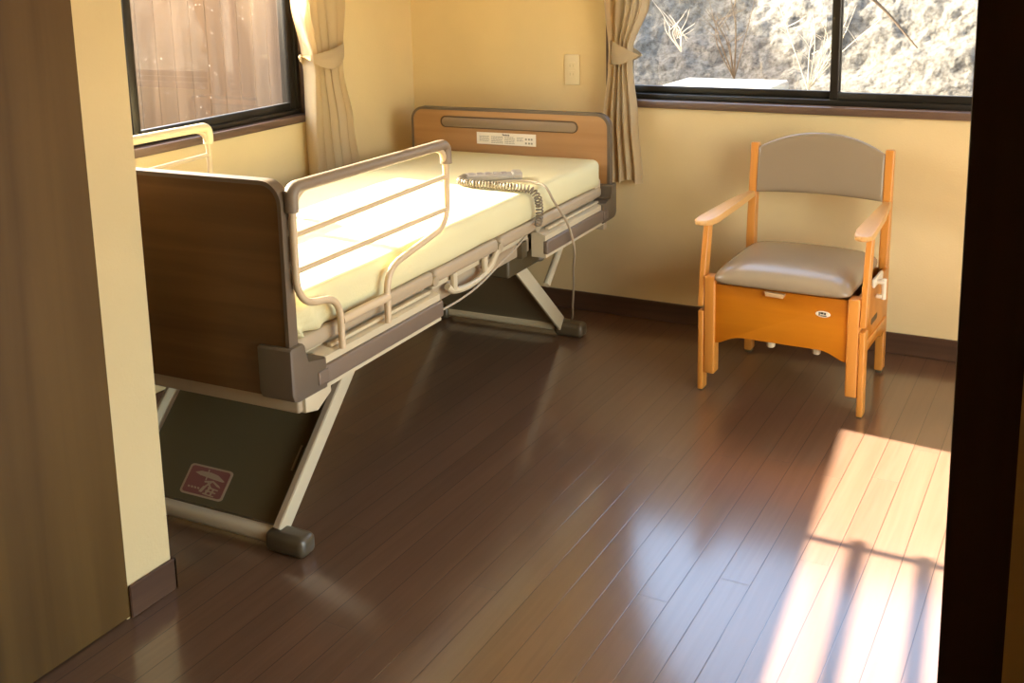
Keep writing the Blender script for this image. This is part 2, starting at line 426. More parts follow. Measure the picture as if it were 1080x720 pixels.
# right wall (unseen) with a tall glazed opening onto a terrace
b = bmesh.new()
bx(b, XR, XR+WT, -.95, .12, 0, H); bx(b, XR, XR+WT, YB, -3.35, 0, H); bx(b, XR, XR+WT, -3.35, -.95, 2.25, H); bx(b, XR, XR+WT, -3.35, -.95, -.06, .03)
struct('wall_right', b, MT['wall'])
# partition towards the corridor, right of the opening, and over it
b = bmesh.new(); bx(b, 2.790, XR, YS-.05, YS+.05, 0, H); bx(b, NX, 2.790, YS-.05, YS+.05, 2.06, H)
struct('wall_front', b, MT['wall'])
struct('wall_corridor', box(-.12, XR+.12, YB-.1, YB, 0, H), MT['wall'])
# dark wood panel (door leaf) standing flush with the nib, and the dark post
b = bmesh.new(); bx(b, NX-.06, NX+.002, YB, -2.676, .004, H)
struct('door_1', b, MT['panel'])
b = bmesh.new(); bx(b, 2.744, 2.790, YS-.02, YS+.06, 0, 2.06, .002); bx(b, NX+.002, 2.744, YS-.02, YS+.06, 2.02, 2.06)
struct('trim_1', b, MT['post'])

# baseboards
BH = .084
def baseb(name, pts_box, m):
    b = bmesh.new()
    for q in pts_box: bx(b, *q, .003, 1)
    struct(name, b, m, True)
baseb('baseboard_back', [(0, XR, -.012, 0, 0, BH)], MT['trim'])
baseb('baseboard_left', [(0, .012, NY, -.012, 0, BH)], MT['trimy'])
baseb('baseboard_nib', [(NX, NX+.010, -2.676, NY+.011, 0, BH), (0, NX+.010, NY, NY+.011, 0, BH)], MT['trimy'])
baseb('baseboard_right', [(XR-.012, XR, -.85, 0, 0, BH)], MT['trimy'])

# ---------------- windows
def back_window():
    root = bpy.data.objects.new('window_1', None); C.objects.link(root); root['kind'] = 'structure'
    x0, x1, z0, z1 = 1.0, 2.81, .955, 2.02
    # wooden casing: sill board and thin jamb liners
    b = bmesh.new(); bx(b, x0-.02, x1+.02, -.022, WT, .922, .953, .005)
    link('sill', b, MT['sill'], root)
    b = bmesh.new(); bx(b, x0-.022, x0+.012, -.012, WT, .953, z1+.02, .003); bx(b, x1-.012, x1+.022, -.012, WT, .953, z1+.02, .003); bx(b, x0-.022, x1+.022, -.012, WT, z1, z1+.03, .003)
    link('casing', b, MT['sill'], root)
    b = bmesh.new()
    X0, X1 = x0+.012, x1-.012
    bx(b, X0, X1, .03, .11, .953, .975, .002); bx(b, X0, X1, .03, .11, z1-.03, z1, .002)
    bx(b, X0, X0+.02, .03, .11, .975, z1-.03, .002); bx(b, X1-.02, X1, .03, .11, .975, z1-.03, .002)
    link('frame', b, MT['alu'], root)
    mid = 1.907
    for (a0, a1, y) in ((X0+.02, mid+.016, .085), (mid-.016, X1-.02, .055)):
        b = bmesh.new(); t = .030
        bx(b, a0, a0+t, y-.012, y+.012, .975, z1-.03, .002); bx(b, a1-t, a1, y-.012, y+.012, .975, z1-.03, .002)
        bx(b, a0+t, a1-t, y-.012, y+.012, .975, 1.004, .002); bx(b, a0+t, a1-t, y-.012, y+.012, z1-.062, z1-.03, .002)
        s = link('sash', b, MT['alu'], root)
        link('pane', box(a0+t-.004, a1-t+.004, y-.003, y+.003, 1.0, z1-.06), MT['glass'], s, False)
back_window()

def left_window():
    root = bpy.data.objects.new('window_2', None); C.objects.link(root); root['kind'] = 'structure'
    y0, y1, z1 = -2.46, -.80, 2.02
    b = bmesh.new(); bx(b, -WT, .022, y0-.02, y1+.02, .922, .953, .005)
    link('sill', b, MT['silly'], root)
    b = bmesh.new(); bx(b, -WT, .012, y1-.012, y1+.022, .953, z1+.02, .003); bx(b, -WT, .012, y0-.022, y0+.012, .953, z1+.02, .003); bx(b, -WT, .012, y0-.022, y1+.022, z1, z1+.03, .003)
    link('casing', b, MT['silly'], root)
    Y0, Y1 = y0+.012, y1-.012
    b = bmesh.new()
    bx(b, -.10, -.02, Y0, Y1, .953, .972, .002); bx(b, -.10, -.02, Y0, Y1, z1-.03, z1, .002)
    bx(b, -.10, -.02, Y0, Y0+.02, .972, z1-.03, .002); bx(b, -.10, -.02, Y1-.02, Y1, .972, z1-.03, .002)
    link('frame', b, MT['alu'], root)
    mid = -1.684
    for (a0, a1, x) in ((Y0+.02, mid+.018, -.075), (mid-.018, Y1-.02, -.042)):
        b = bmesh.new(); t = .034
        bx(b, x-.012, x+.012, a0, a0+t, .972, z1-.03, .002); bx(b, x-.012, x+.012, a1-t, a1, .972, z1-.03, .002)
        bx(b, x-.012, x+.012, a0+t, a1-t, .972, 1.002, .002); bx(b, x-.012, x+.012, a0+t, a1-t, z1-.062, z1-.03, .002)
        s = link('sash', b, MT['alu'], root)
        link('pane', box(x-.003, x+.003, a0+t-.004, a1-t+.004, .998, z1-.06), MT['glassd'], s, False)
left_window()

def right_window():
    root = bpy.data.objects.new('window_3', None); C.objects.link(root); root['kind'] = 'structure'
    y0, y1, z0, z1 = -3.35, -.95, .03, 2.25
    b = bmesh.new()
    for (a, c) in ((y0, y0+.04), (y1-.02, y1)): bx(b, XR+.03, XR+.09, a, c, z0, z1, .002)
    bx(b, XR+.03, XR+.09, y0, y1, z0, z0+.05, .002); bx(b, XR+.03, XR+.09, y0, y1, z1-.03, z1, .002)
    link('frame', b, MT['alu'], root)
    link('pane', box(XR+.057, XR+.063, y0+.03, y1-.03, z0+.04, z1-.04), MT['glass'], root, False)
right_window()

# ---------------- outdoors
struct('ground', box(-9, 11, -9, 9, -.40, -.30), MT['soil'])
b = bmesh.new()
y = -4.2
while y < 1.0:
    bx(b, -1.03, -1.008, y, y+.112, -.3, 1.44, .004, 1); y += .112
for z in (.15, 1.15): bx(b, -1.075, -1.03, -4.2, 1.0, z, z+.06)
tag(link('board_fence', b, MT['fence']), 'dark brown wooden board fence outside the left window', 'fence')
# unseen bars added outside the right-hand window to cast lines on the floor
t = thing('shadow_bar_bracket', 'unseen bracket added outside the right-hand window for its shadow line', 'bracket', (4.04, -1.66, 1.79))
b = bmesh.new(); tube(b, catmull([(-.10, 0, .72), (-.11, 0, .40), (-.06, 0, .34), (.10, 0, .30), (.20, 0, .22)], 6), .014, 8); link('arm', b, MT['alu'], t)
b = bmesh.new(); bx(b, -.14, -.06, -.03, .03, .73, .75); link('mounting_plate', b, MT['alu'], t)
for z_, lb in ((2.096, 'upper unseen shadow bar added outside the right-hand window'), (1.90, 'lower unseen shadow bar added outside the right-hand window')):
    b = bmesh.new(); tube(b, [(3.99, -1.62, z_), (3.99, -3.9, z_-.252)], .016, 10)
    tag(link('shadow_bar', b, MT['alu']), lb, 'shadow bar')
b = bmesh.new(); prism(b, [(-.86, 2.40), (-.86, 2.175), (-3.45, 1.885), (-3.45, 2.40)], 'x', 3.855, 3.87)  # unseen slanted board added to cut the edge of the floor's light patch
tag(link('light_trim_board', b, MT['blocker'], None, False), 'unseen board added outside the right-hand window to trim the floor light', 'light board')
# pale ledge and rocky bank behind the house
b = bmesh.new(); bx(b, .63, 1.24, 1.15, 2.04, -.32, .828, .015)
tag(link('concrete_ledge', b, MT['conc']), 'pale sunlit concrete ledge at the foot of the rocky bank', 'ledge')
b = bmesh.new()
def bank(s, t):
    x = -4.0 + 10.5*s; d = t*2.0
    turn = .27*max(0, x-.75)
    p = Vector((x, 2.20 - turn + d*.72, .70 + d*1.0))
    k = min(1, t*10)
    dsp = .06*noise.fractal(p*2.1, 1.0, 2.0, 4) + .022*noise.fractal(p*13, .7, 2.0, 4)
    return p + Vector((.3, -.80, .55))*dsp*k
grid_surface(b, bank, 420, 100)
vs = list(b.verts)
rim = [v for v in vs if any(len(e.link_faces) == 1 for e in v.link_edges)]
r = bmesh.ops.extrude_edge_only(b, edges=[e for e in b.edges if len(e.link_faces) == 1])
for v in [g for g in r['geom'] if isinstance(g, bmesh.types.BMVert)]: v.co.y += 1.4; v.co.z = min(v.co.z, 1.0) - .6
tag(link('rocky_bank', b, MT['rock'], None, True, 60), 'pale rough rocky bank rising behind the back window', 'bank')

def shrub(base, spec, label, m, r0=.010):
    b = bmesh.new()
    for pts, k in spec: 
        q = catmull([Vector(base)+Vector(p) for p in pts], 5)
        tube(b, q, (lambda kk: (lambda t: r0*kk*(1-.75*t)))(k), 6)
    tag(link('bare_shrub', b, m), label, 'shrub', 'bare shrubs on the bank')
def twigs(seed, n, h, spread, lean=0):
    rr = random.Random(seed); sp = []
    for i in range(n):
        a = rr.uniform(0, 2*PI); L = h*rr.uniform(.6, 1.1); s = spread*rr.uniform(.3, 1)
        e = Vector((math.cos(a)*s+lean*L, -abs(math.sin(a))*s*.4, L)); m_ = e*.5 + Vector((rr.uniform(-.05, .05), rr.uniform(-.04, .02), .02))
        sp.append((((0, 0, 0), tuple(m_), tuple(e)), rr.uniform(.5, 1)))
        for k in range(2):
            t = rr.uniform(.4, .8); q = e*t; d = Vector((rr.uniform(-.14, .14), rr.uniform(-.08, .02), rr.uniform(.05, .18)))
            sp.append(((tuple(q), tuple(q+d*.5+Vector((.01, 0, 0))), tuple(q+d)), .45))
    return sp
shrub((.93, 2.0, .830), twigs(3, 7, .60, .30), 'pale bare shrub at the edge of the shadow on the bank', MT['twigd'], .006)
shrub((.60, 2.02, .98), twigs(9, 5, .26, .15), 'small white twigs standing in the shaded part of the bank', MT['twig'], .0045)
shrub((1.36, 1.98, .78), twigs(14, 8, .50, .34, .12), 'bare shrub on the sunlit bank left of the window mullion', MT['twig'], .0045)
b = bmesh.new(); tube(b, catmull([(1.61, 1.98, 1.36), (1.77, 1.97, 1.21), (1.94, 1.90, 1.03)], 6), lambda t: .011*(1-.6*t), 8)
tag(link('fallen_branch', b, MT['twigd']), 'dark bare branch slanting across the bank in the right pane', 'branch')
# unseen shed added so its gable throws the slanting shade on the bank
b = bmesh.new(); prism(b, [(.9, -.3), (.9, 1.95), (3.4, 3.45), (5.6, 2.1), (5.6, -.3)], 'x', -6.2, -4.25)
t = thing('shade_blocker', 'unseen shed with a gable roof beyond the bank', 'blocker', (0, .75, 0))
for v in b.verts: v.co.z += .54 if v.co.z > 0 else 0
link('blocker_wall', b, MT['blocker'], t, False)
b = bmesh.new(); prism(b, [(.75, 1.86), (.75, 1.93), (3.4, 3.53), (5.75, 2.1), (5.75, 2.0), (3.4, 3.45)], 'x', -6.35, -4.15)
for v in b.verts: v.co.z += .54
link('roof', b, MT['roof'], t, False)

# ================================================================== CURTAINS
def curtain(name, label, axis, prof, npleat, depth, d0, tie, flip=1, phase=0.0):
    """prof: list of (z, a0, a1) edges along the wall; depth off the wall d0"""
    t = thing(name, label, 'curtain', (0, 0, 0), 0, None)
    def edges(z):
        for (za, a0, a1), (zb, b0, b1) in zip(prof, prof[1:]):
            if za >= z >= zb:
                k = (za-z)/(za-zb); k2 = k*k*(3-2*k)
                return a0+(b0-a0)*k2, a1+(b1-a1)*k2
        return prof[-1][1:]
    ztop, zbot = prof[0][0], prof[-1][0]
    def Fn(s, v):
        z = ztop + (zbot-ztop)*v
        a0, a1 = edges(z)
        wdt = abs(a1-a0)
        ph = 2*PI*npleat*(s + .012*math.sin(9*s+3*v)) + phase
        amp = depth*(.75+.35*math.sin(5.1*s+1.3))*(.55+.45*min(1, wdt/.2))
        a = a0 + (a1-a0)*s + .013*math.sin(2*ph)*(.4+.6*v)*0.5
        d = d0 + amp*math.sin(ph) + .008*math.sin(7*s+4*v)
        zz = z + (.010*math.sin(11*s+1) if v > .98 else 0)
        return Vector((a, -d, zz)) if axis == 'x' else Vector((d, a, zz))
    b = bmesh.new(); grid_surface(b, Fn, npleat*16+1, 56, .003)
    link('drape', b, MT['curtain'], t, True, 80)
    ac, ar, dd, dr, top, bot = tie
    def G(s, v):
        ph = 2*PI*s; ca, sa = math.cos(ph), math.sin(ph)
        tz, bz = top(ca), bot(ca)
        a = ac + ar*ca; d = dd + dr*sa*(1-.12*abs(2*v-1))
        z = tz+(bz-tz)*v
        return Vector((a, -d, z)) if axis == 'x' else Vector((d, a, z))
    b = bmesh.new(); grid_surface(b, G, 48, 7, .004, True)
    link('tieback', b, MT['tie'], t, True, 60)
    return t
# right-hand curtain (back window): tip of the band points to the glass (+x)
curtain('curtain', 'cream pleated curtain tied back at the left side of the back window', 'x',
        [(2.12, 1.00, 1.62), (1.37, 1.008, 1.198), (1.16, 1.026, 1.118), (1.10, 1.022, 1.118), (.88, .995, 1.140), (.615, 1.000, 1.160)], 5, .036, .070,
        (1.090, .070, .064, .046, lambda c: 1.180-.034*c-.004*c*c, lambda c: 1.112+.020*c+.016*c*c))
curtain('curtain', 'cream pleated curtain tied back beside the left window near the corner', 'y',
        [(2.12, -1.42, -.60), (1.41, -.952, -.632), (1.18, -.886, -.660), (1.12, -.876, -.660), (.90, -.885, -.605), (.66, -.885, -.570)], 5, .034, .072,
        (-.775, .135, .070, .052, lambda c: 1.208+.020*c+.006*c*c, lambda c: 1.132-.006*c+.055*c*c), phase=1.0)
# curtain tracks above the windows (out of frame, they carry the curtains)
for nm, (p0, p1), lab in (('curtain_track', ((.9, -.062, 2.14), (2.9, -.062, 2.14)), 'dark curtain track above the back window'),
                          ('curtain_track', ((.066, -2.5, 2.14), (.066, -.5, 2.14)), 'dark curtain track above the left window')):
    b = bmesh.new(); tube(b, [p0, p1], .014, 12)
    for q in (p0, p1):
        wq = (q[0], 0, q[2]) if abs(q[1]+.062) < .001 else (0, q[1], q[2])
        tube(b, [q, wq], .008, 8)
    tag(link(nm, b, MT['alu']), lab, 'curtain track')

# ================================================================== WALL OUTLET
t = thing('wall_outlet', 'ivory wall outlet plate with two sockets above the headboard', 'outlet', (.8185, 0, 1.071))
b = bmesh.new(); prism(b, rrect(-.035, .035, -.065, .065, .004, 3), 'y', -.008, 0, .002, 2)
link('cover_plate', b, MT['outlet'], t)
for z in (.018, -.018):
    b = bmesh.new(); prism(b, rrect(-.016, .016, z-.015, z+.015, .004, 3), 'y', -.0095, -.006, .0008, 1)
    s = link('socket', b, MT['outlet'], t)
    b = bmesh.new(); bx(b, -.0095, -.0065, -.0100, -.008, z-.006, z+.006); bx(b, .0060, .0080, -.0100, -.008, z-.005, z+.005)
    link('slots', b, MT['outd'], s, False)

# ================================================================== HOSPITAL BED
BED = thing('hospital_bed', 'raised adjustable care bed with dark wood footboard and lighter headboard', 'bed', (1.1636, -2.3838, 0), .031)
BW, BL = .93, 2.126                                # board width, footboard face to headboard face
def board(name, v0, v1, zb, zt, m):
    b = bmesh.new(); prism(b, rrect(-BW+.010, -.010, zb+.004, zt-.010, .050, 8, (0, 0, 1, 1)), 'y', v0+.002, v1-.002)
    o = link(name, b, m, BED)
    outer = rrect(-BW, 0, zb, zt, .058, 10, (0, 0, 1, 1)); inner = rrect(-BW+.011, -.011, zb, zt-.011, .048, 10, (0, 0, 1, 1))
    b = bmesh.new(); n = len(outer)
    # inverted-U edging band, corner order starts bottom-left
    def ring(pts, v): return [b.verts.new((p[0], v, p[1])) for p in pts]
    Oa, Ia, Ob, Ib = ring(outer, v0), ring(inner, v0), ring(outer, v1), ring(inner, v1)
    for i in range(1, n):
        j = (i+1) % n
        for q in ((Oa[i], Oa[j], Ia[j], Ia[i]), (Ob[i], Ib[i], Ib[j], Ob[j]), (Oa[i], Ob[i], Ob[j], Oa[j]), (Ia[i], Ia[j], Ib[j], Ib[i])): b.faces.new(q)
    b.faces.new((Oa[1], Ia[1], Ib[1], Ob[1])); b.faces.new((Oa[0], Ob[0], Ib[0], Ia[0]))
    bmesh.ops.bevel(b, geom=[e for e in b.edges if len(e.link_faces) == 2 and abs(e.calc_face_angle(0)) > .8 and any(v.co.z > zb+.001 for v in e.verts)], offset=.004, segments=2, affect='EDGES', clamp_overlap=True)
    link('edging', b, MT['edge'], o)
    return o
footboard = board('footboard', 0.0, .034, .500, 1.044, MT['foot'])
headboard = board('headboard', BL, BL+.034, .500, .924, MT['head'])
# long oval grip slot, and the printed notice, both on the headboard's inner face
b = bmesh.new(); prism(b, rrect(-.782, -.138, .838, .888, .0245, 8), 'y', BL-.0015, BL+.004)
link('slot_rim', b, MT['slotd'], headboard)
b = bmesh.new(); prism(b, rrect(-.774, -.143, .843, .882, .019, 8), 'y', BL-.004, BL+.004, .002, 2)
link('grip_slot', b, MT['slot'], headboard)
b = bmesh.new(); bx(b, -.605, -.328, BL-.0012, BL+.003, .774, .8245)
lab = link('notice_label', b, MT['label'], headboard, False)
b = bmesh.new(); rr = random.Random(4)
for cx0, cx1, rows in ((-.592, -.545, 4), (-.535, -.480, 5), (-.472, -.425, 5), (-.415, -.385, 3)):
    for i in range(rows):
        z = .807 - i*.0066; x = cx0
        while x < cx1 - .004:
            L = rr.uniform(.004, .012); bx(b, x, min(x+L, cx1), BL-.0018, BL-.001, z, z+.0026); x += L + .0022
for x in (-.372, -.358, -.346):
    for z in (.803, .786): bx(b, x-.004, x+.004, BL-.0018, BL-.001, z-.004, z+.004)
link('fine_print', b, MT['ink'], lab, False)
b = bmesh.new(); x = -.482
for L, hh in ((.003, .009), (.006, .005), (.006, .006), (.004, .005), (.007, .0055)): bx(b, x, x+L, BL-.0018, BL-.001, .8135, .8135+hh); x += L + .0016
link('heading_print', b, MT['inkd'], lab, False)

# corner bumpers
def bumper(right, foot):
    b = bmesh.new()
    pts = [(-.013, .520), (-.006, .503), (.012, .496), (.130, .494), (.130, .572), (.124, .577), (.056, .580), (.050, .586), (.047, .630), (.041, .637), (-.008, .637), (-.013, .632)]
    if not foot: pts = [(BL+.034-p[0], p[1]) for p in pts][::-1]
    u0, u1 = (-.090, .012) if right else (-BW-.012, -BW+.090)
    prism(b, pts, 'x', u0, u1, .005, 2)
    o = link('corner_bumper', b, MT['bumper'], BED)
    b = bmesh.new(); v = .112 if foot else BL+.034-.112
    bx(b, (u1-.006 if right else u0-.004), (u1+.004 if right else u0+.006), min(v-.022, v+.022), max(v-.022, v+.022), .510, .545, .004, 3)
    link('bumper_button', b, MT['strip'], o)
for r_ in (1, 0):
    for f_ in (1, 0): bumper(r_, f_)

# side frame: cream C-channel with a brown strip, in a foot and a head section
def side_frame(right, v0, v1):
    sx = 1 if right else -1
    def U(u): return u if right else -BW - u
    b = bmesh.new()
    pts = [(U(-.055), .488), (U(.002), .488), (U(.002), .500), (U(-.008), .501), (U(-.008), .549), (U(.000), .550), (U(.000), .569), (U(-.030), .578), (U(-.055), .578)]
    prism(b, pts, 'y', v0, v1)
    o = link('side_frame', b, MT['cream'], BED, True, 30)
    b = bmesh.new(); us = sorted((U(-.010), U(.010)))
    bx(b, us[0], us[1], v0, v1+(.006 if v0 < 1 else -.0), .5005, .5495, .006, 3)
    link('bumper_strip', b, MT['strip'], o)
    b = bmesh.new(); us = sorted((U(-.012), U(-.028)))
    bx(b, us[0], us[1], v0+.06, v1-.03, .577, .586, .002)
    link('slide_rail', b, MT['cream'], o)
for r_ in (1, 0):
    side_frame(r_, .128, .724); side_frame(r_, 1.487, 2.064)
# mattress deck in four folding plates with round side edges
for v0, v1 in ((.050, .735), (.745, 1.165), (1.185, 1.465), (1.480, 2.095)):
    b = bmesh.new(); bx(b, -.90, -.022, v0, v1, .590, .634, .014, 4)
    o = link('deck_plate', b, MT['deck'], BED)
    for u in (-.060, -.87):
        b = bmesh.new(); bx(b, u-.012, u+.012, v0+.02, v1-.02, .565, .592, .003); link('deck_rib', b, MT['cream'], o)
for v in (.74, 1.175, 1.472):
    for u in (-.034, -.890):
        b = bmesh.new(); cyl(b, (u-.014, v, .600), (u+.014, v, .600), .016, 14)
        link('deck_hinge', b, MT['rivet'], BED)
# small plates where the deck meets the headboard
b = bmesh.new(); prism(b, [(2.045, .60), (2.10, .60), (2.10, .655), (2.085, .668), (2.065, .655), (2.045, .660)], 'x', -.045, -.030, .002); 
link('mattress_stop', b, MT['cream'], BED)
# inner beams, cross tubes
for u in (-.14, -.79):
    b = bmesh.new(); bx(b, u-.02, u+.02, .06, 2.10, .505, .560, .003); link('inner_beam', b, MT['under'], BED)
for v in (.050, 2.105):
    b = bmesh.new(); bx(b, -.92, -.01, v-.016, v+.016, .452, .494, .008, 3); link('cross_tube', b, MT['deck'], BED)
for u0, u1 in ((-.075, .0), (-.93, -.855)):
    b = bmesh.new(); prism(b, [(.05, .494), (.05, .452), (.10, .440), (.16, .470), (.16, .494)], 'x', u0, u1, .004); link('frame_bracket', b, MT['cream'], BED)
for v in (.75, 1.42):
    b = bmesh.new(); bx(b, -.88, -.05, v-.022, v+.022, .500, .56, .004); link('cross_beam', b, MT['under'], BED)
for u in (-.09, -.84):
    b = bmesh.new(); bx(b, u-.02, u+.02, .73, 1.50, .505, .555, .004); link('centre_rail', b, MT['deck'], BED)
# lifting joint housing with pale knuckles
for s in (1, -1):
    U = (lambda u: u) if s == 1 else (lambda u: -BW-u)
    us = sorted((U(-.40), U(-.095)))
    b = bmesh.new(); bx(b, us[0], us[1], 1.38, 1.66, .425, .500, .012, 3); o = link('joint_housing', b, MT['under'], BED)
    b = bmesh.new()
    for z in (.437, .462, .487): 
        bmesh.ops.create_uvsphere(b, u_segments=14, v_segments=8, radius=.017, matrix=Matrix.Translation((U(-.100), 1.655, z)) @ Matrix.Diagonal((1, 1.3, .8, 1)))
    link('knuckle', b, MT['bumper'], o)
# legs
def leg(u0, u1, va, za, vb, zb, hw=.024):
    d = Vector((vb-va, zb-za)).normalized(); nrm = Vector((-d.y, d.x))
    if nrm.y < 0: nrm = -nrm
    A, B = Vector((va, za)), Vector((vb, zb))
    b = bmesh.new()
    prism(b, [tuple(A-nrm*hw), tuple(B-nrm*hw), tuple(B+nrm*hw), tuple(A+nrm*hw)], 'x', u0, u1, .003)
    o = link('leg', b, MT['cream'], BED)
    b = bmesh.new()
    uo = u0 if u0 < -BW/2 else u0-.009
    prism(b, [tuple(A+nrm*(hw-.012)), tuple(B+nrm*(hw-.012)), tuple(B+nrm*(hw+.002)), tuple(A+nrm*(hw+.002))], 'x', min(uo, u0), max(uo+.009, u1-.004))
    link('leg_flange', b, MT['deck'], o)
FA, FB = (.140, .048), (.575, .468)
HA, HB = (2.020, .056), (1.575, .440)
for u0, u1 in ((-.182, -.170), (-.760, -.748)):
    leg(u0, u1, *FA, *FB); leg(u0, u1, *HA, *HB, .030)
for u in (-.19, -.74):                      # short counter-brace at the head legs
    b = bmesh.new(); cyl(b, (u+.05, 1.80, .285), (u+.05, 1.93, .40), .014, 10); cyl(b, (u+.05, 1.93, .40), (u+.05, 1.965, .50), .014, 10)
    link('leg_brace', b, MT['cream'], BED)
# floor bars and rounded end caps
for v in (.137, 2.050):
    b = bmesh.new(); bx(b, -.74, -.19, v-.020, v+.020, .014, .056, .016, 4); o = link('floor_bar', b, MT['cream'], BED)
    for u0, u1 in ((-.212, -.082), (-.848, -.718)):
        b = bmesh.new(); bx(b, u0, u1, v-.034, v+.034, 0.0, .060, .020, 5); link('end_cap', b, MT['cap'], o)
# sloping cover panels between the legs
def slope_panel(name, va, za, vb, zb, u0, u1, thk=.010, pm='under'):
    b = bmesh.new(); d = Vector((vb-va, zb-za)).normalized(); nn = Vector((-d.y, d.x))
    if nn.y < 0: nn = -nn
    A, B = Vector((va, za)), Vector((vb, zb))
    prism(b, [tuple(A), tuple(B), tuple(B+nn*thk), tuple(A+nn*thk)], 'x', u0, u1, .002, 1)
    o = link(name, b, MT[pm], BED); return o, A+nn*thk, d, nn
fp, P0, D0, N0 = slope_panel('leg_panel', .160, .050, .575, .452, -.730, -.196, .010, 'olived')
hp, P1, D1, N1 = slope_panel('leg_panel', 2.035, .046, 1.640, .392, -.715, -.192, .010, 'olive')
b = bmesh.new(); bx(b, -.228, -.222, 0, .075, 0, .003); 
for v in b.verts: q = P0 + D0*(.15+v.co.y) + N0*v.co.z; v.co = Vector((v.co.x, q.x, q.y))
link('vent_slit', b, MT['deck'], fp)
for i in range(4):
    for u, s in ((-.66+.13*i, .075), (-.61+.13*i, .035)):
        b = bmesh.new(); q = P1 + D1*s
        bmesh.ops.create_uvsphere(b, u_segments=10, v_segments=6, radius=.006, matrix=Matrix.Translation((u, q.x, q.y)))
        link('rivet', b, MT['rivet'], hp)
b = bmesh.new(); q0 = P1 + D1*.135; bx(b, -.70, -.22, q0.x-.006, q0.x+.006, q0.y-.002, q0.y+.012, .002); link('panel_fold', b, MT['olive'], hp)

# sticker on the foot panel: wine square, beige border, pale emblem
def on_panel(bm, pts, h0, h1):
    """pts in sticker space (-1..1), x to the right, y up the slope"""
    cu, cs, su, ss = -.4845, .064, .078, .0445
    ring = []
    for h in (h0, h1):
        r = []
        for (x, y) in pts:
            q = P0 + D0*(cs+ss*y) + N0*h; r.append(bm.verts.new((cu+su*x, q.x, q.y)))
        ring.append(r)
    n = len(pts); bm.faces.new(ring[1]); bm.faces.new(list(reversed(ring[0])))
    for i in range(n): bm.faces.new((ring[0][i], ring[0][(i+1) % n], ring[1][(i+1) % n], ring[1][i]))
b = bmesh.new(); on_panel(b, rrect(-1, 1, -1, 1, .20, 6), -.001, .0008); st = link('logo_sticker', b, MT['stkb'], fp, False)
b = bmesh.new(); on_panel(b, rrect(-.90, .90, -.88, .88, .14, 6), 0, .0012); link('sticker_field', b, MT['wine'], st, False)
b = bmesh.new()
on_panel(b, [(-.66, .46), (-.40, .62), (.05, .64), (.40, .56), (.78, .26), (.70, .20), (.30, .24), (-.10, .30), (-.40, .34)], .0008, .0017)      # long lens-shaped stroke
on_panel(b, [(-.12, .80), (-.07, .80), (-.03, .1), (-.08, .1)], .0008, .00172)
on_panel(b, [(-.10, .04), (.30, .16), (.62, -.06), (.70, -.20), (.52, -.14), (.28, .06), (-.06, -.06)], .0008, .00174)
on_panel(b, [(.02, .02), (.10, .04), (.34, -.30), (.26, -.32)], .0008, .00176)
on_panel(b, [(.22, .10), (.30, .10), (.06, -.34), (-.02, -.30)], .0008, .00178)
on_panel(b, [(-.05, -.28), (.10, -.26), (-.02, -.70), (-.16, -.68)], .0008, .0017)
on_panel(b, [(.18, -.26), (.66, -.34), (.66, -.42), (.18, -.36)], .0008, .0017)
on_panel(b, [(.14, -.48), (.62, -.54), (.60, -.62), (.12, -.58)], .0008, .0017)
on_panel(b, [(.22, -.30), (.30, -.32), (.22, -.74), (.12, -.74)], .0008, .00173)
on_panel(b, [(.42, -.34), (.50, -.36), (.44, -.80), (.36, -.80)], .0008, .00173)
on_panel(b, [(.06, -.70), (.58, -.78), (.57, -.84), (.05, -.78)], .0008, .0017)
for i in range(4): on_panel(b, [(-.72+.15*i, -.42), (-.63+.15*i, -.44), (-.62+.15*i, -.56), (-.72+.15*i, -.54)], .0008, .0016)
link('sticker_emblem', b, MT['stkb'], st, False)
# curved guard tube under the deck
b = bmesh.new(); tube(b, catmull([(-.035, 1.190, .600), (-.030, 1.165, .590), (-.030, 1.115, .552), (-.032, 1.05, .528), (-.034, .95, .524), (-.036, .87, .535), (-.040, .84, .555)], 8), .011, 10)
link('guard_tube', b, MT['cream'], BED)
for v in (.872, 1.08):
    b = bmesh.new(); bx(b, -.040, -.026, v-.012, v+.012, .530, .592, .003); link('guard_bracket', b, MT['cream'], BED)
b = bmesh.new(); tube(b, catmull([(-.055, 1.47, .590), (-.045, 1.40, .575), (-.03, 1.29, .560), (-.02, 1.18, .550), (-.012, 1.0, .520), (-.006, .86, .512), (-.006, .735, .512)], 8), .0035, 7)
link('thin_cable', b, MT['cord'], BED)

# ------------------------------------------------ mattress
b = bmesh.new()
u0, u1, v0, v1, z0, z1 = -.905, -.020, .050, 2.085, .634, .747
NU, NV, NZ = 36, 84, 6
def mat_pt(u, v, z):
    # soft rounding toward the edges and small wrinkles
    p = Vector((u, v, z))
    e = .028
    du = max(0, e-(u-u0), e-(u1-u)); dv = max(0, e-(v-v0), e-(v1-v)); dz = max(0, e-(z-z0), e-(z1-z))
    q = Vector((min(max(u, u0+e), u1-e), min(max(v, v0+e), v1-e), min(max(z, z0+e), z1-e)))
    d = p - q
    if d.length > e: p = q + d.normalized()*e
    wob = noise.noise(Vector((u*5, v*4, z*9)))*.0035
    p.z += wob
    side = max(0, 1-(v-v0)/.22)          # gathers at the foot end
    if z < z1-.004:
        p.x += side*.024*math.sin(75*(v-v0)+z*60)*(1-.8*(z-z0)/(z1-z0))
        p.x += .004*noise.noise(Vector((v*7, z*14, 3)))
    return p
idx = {}
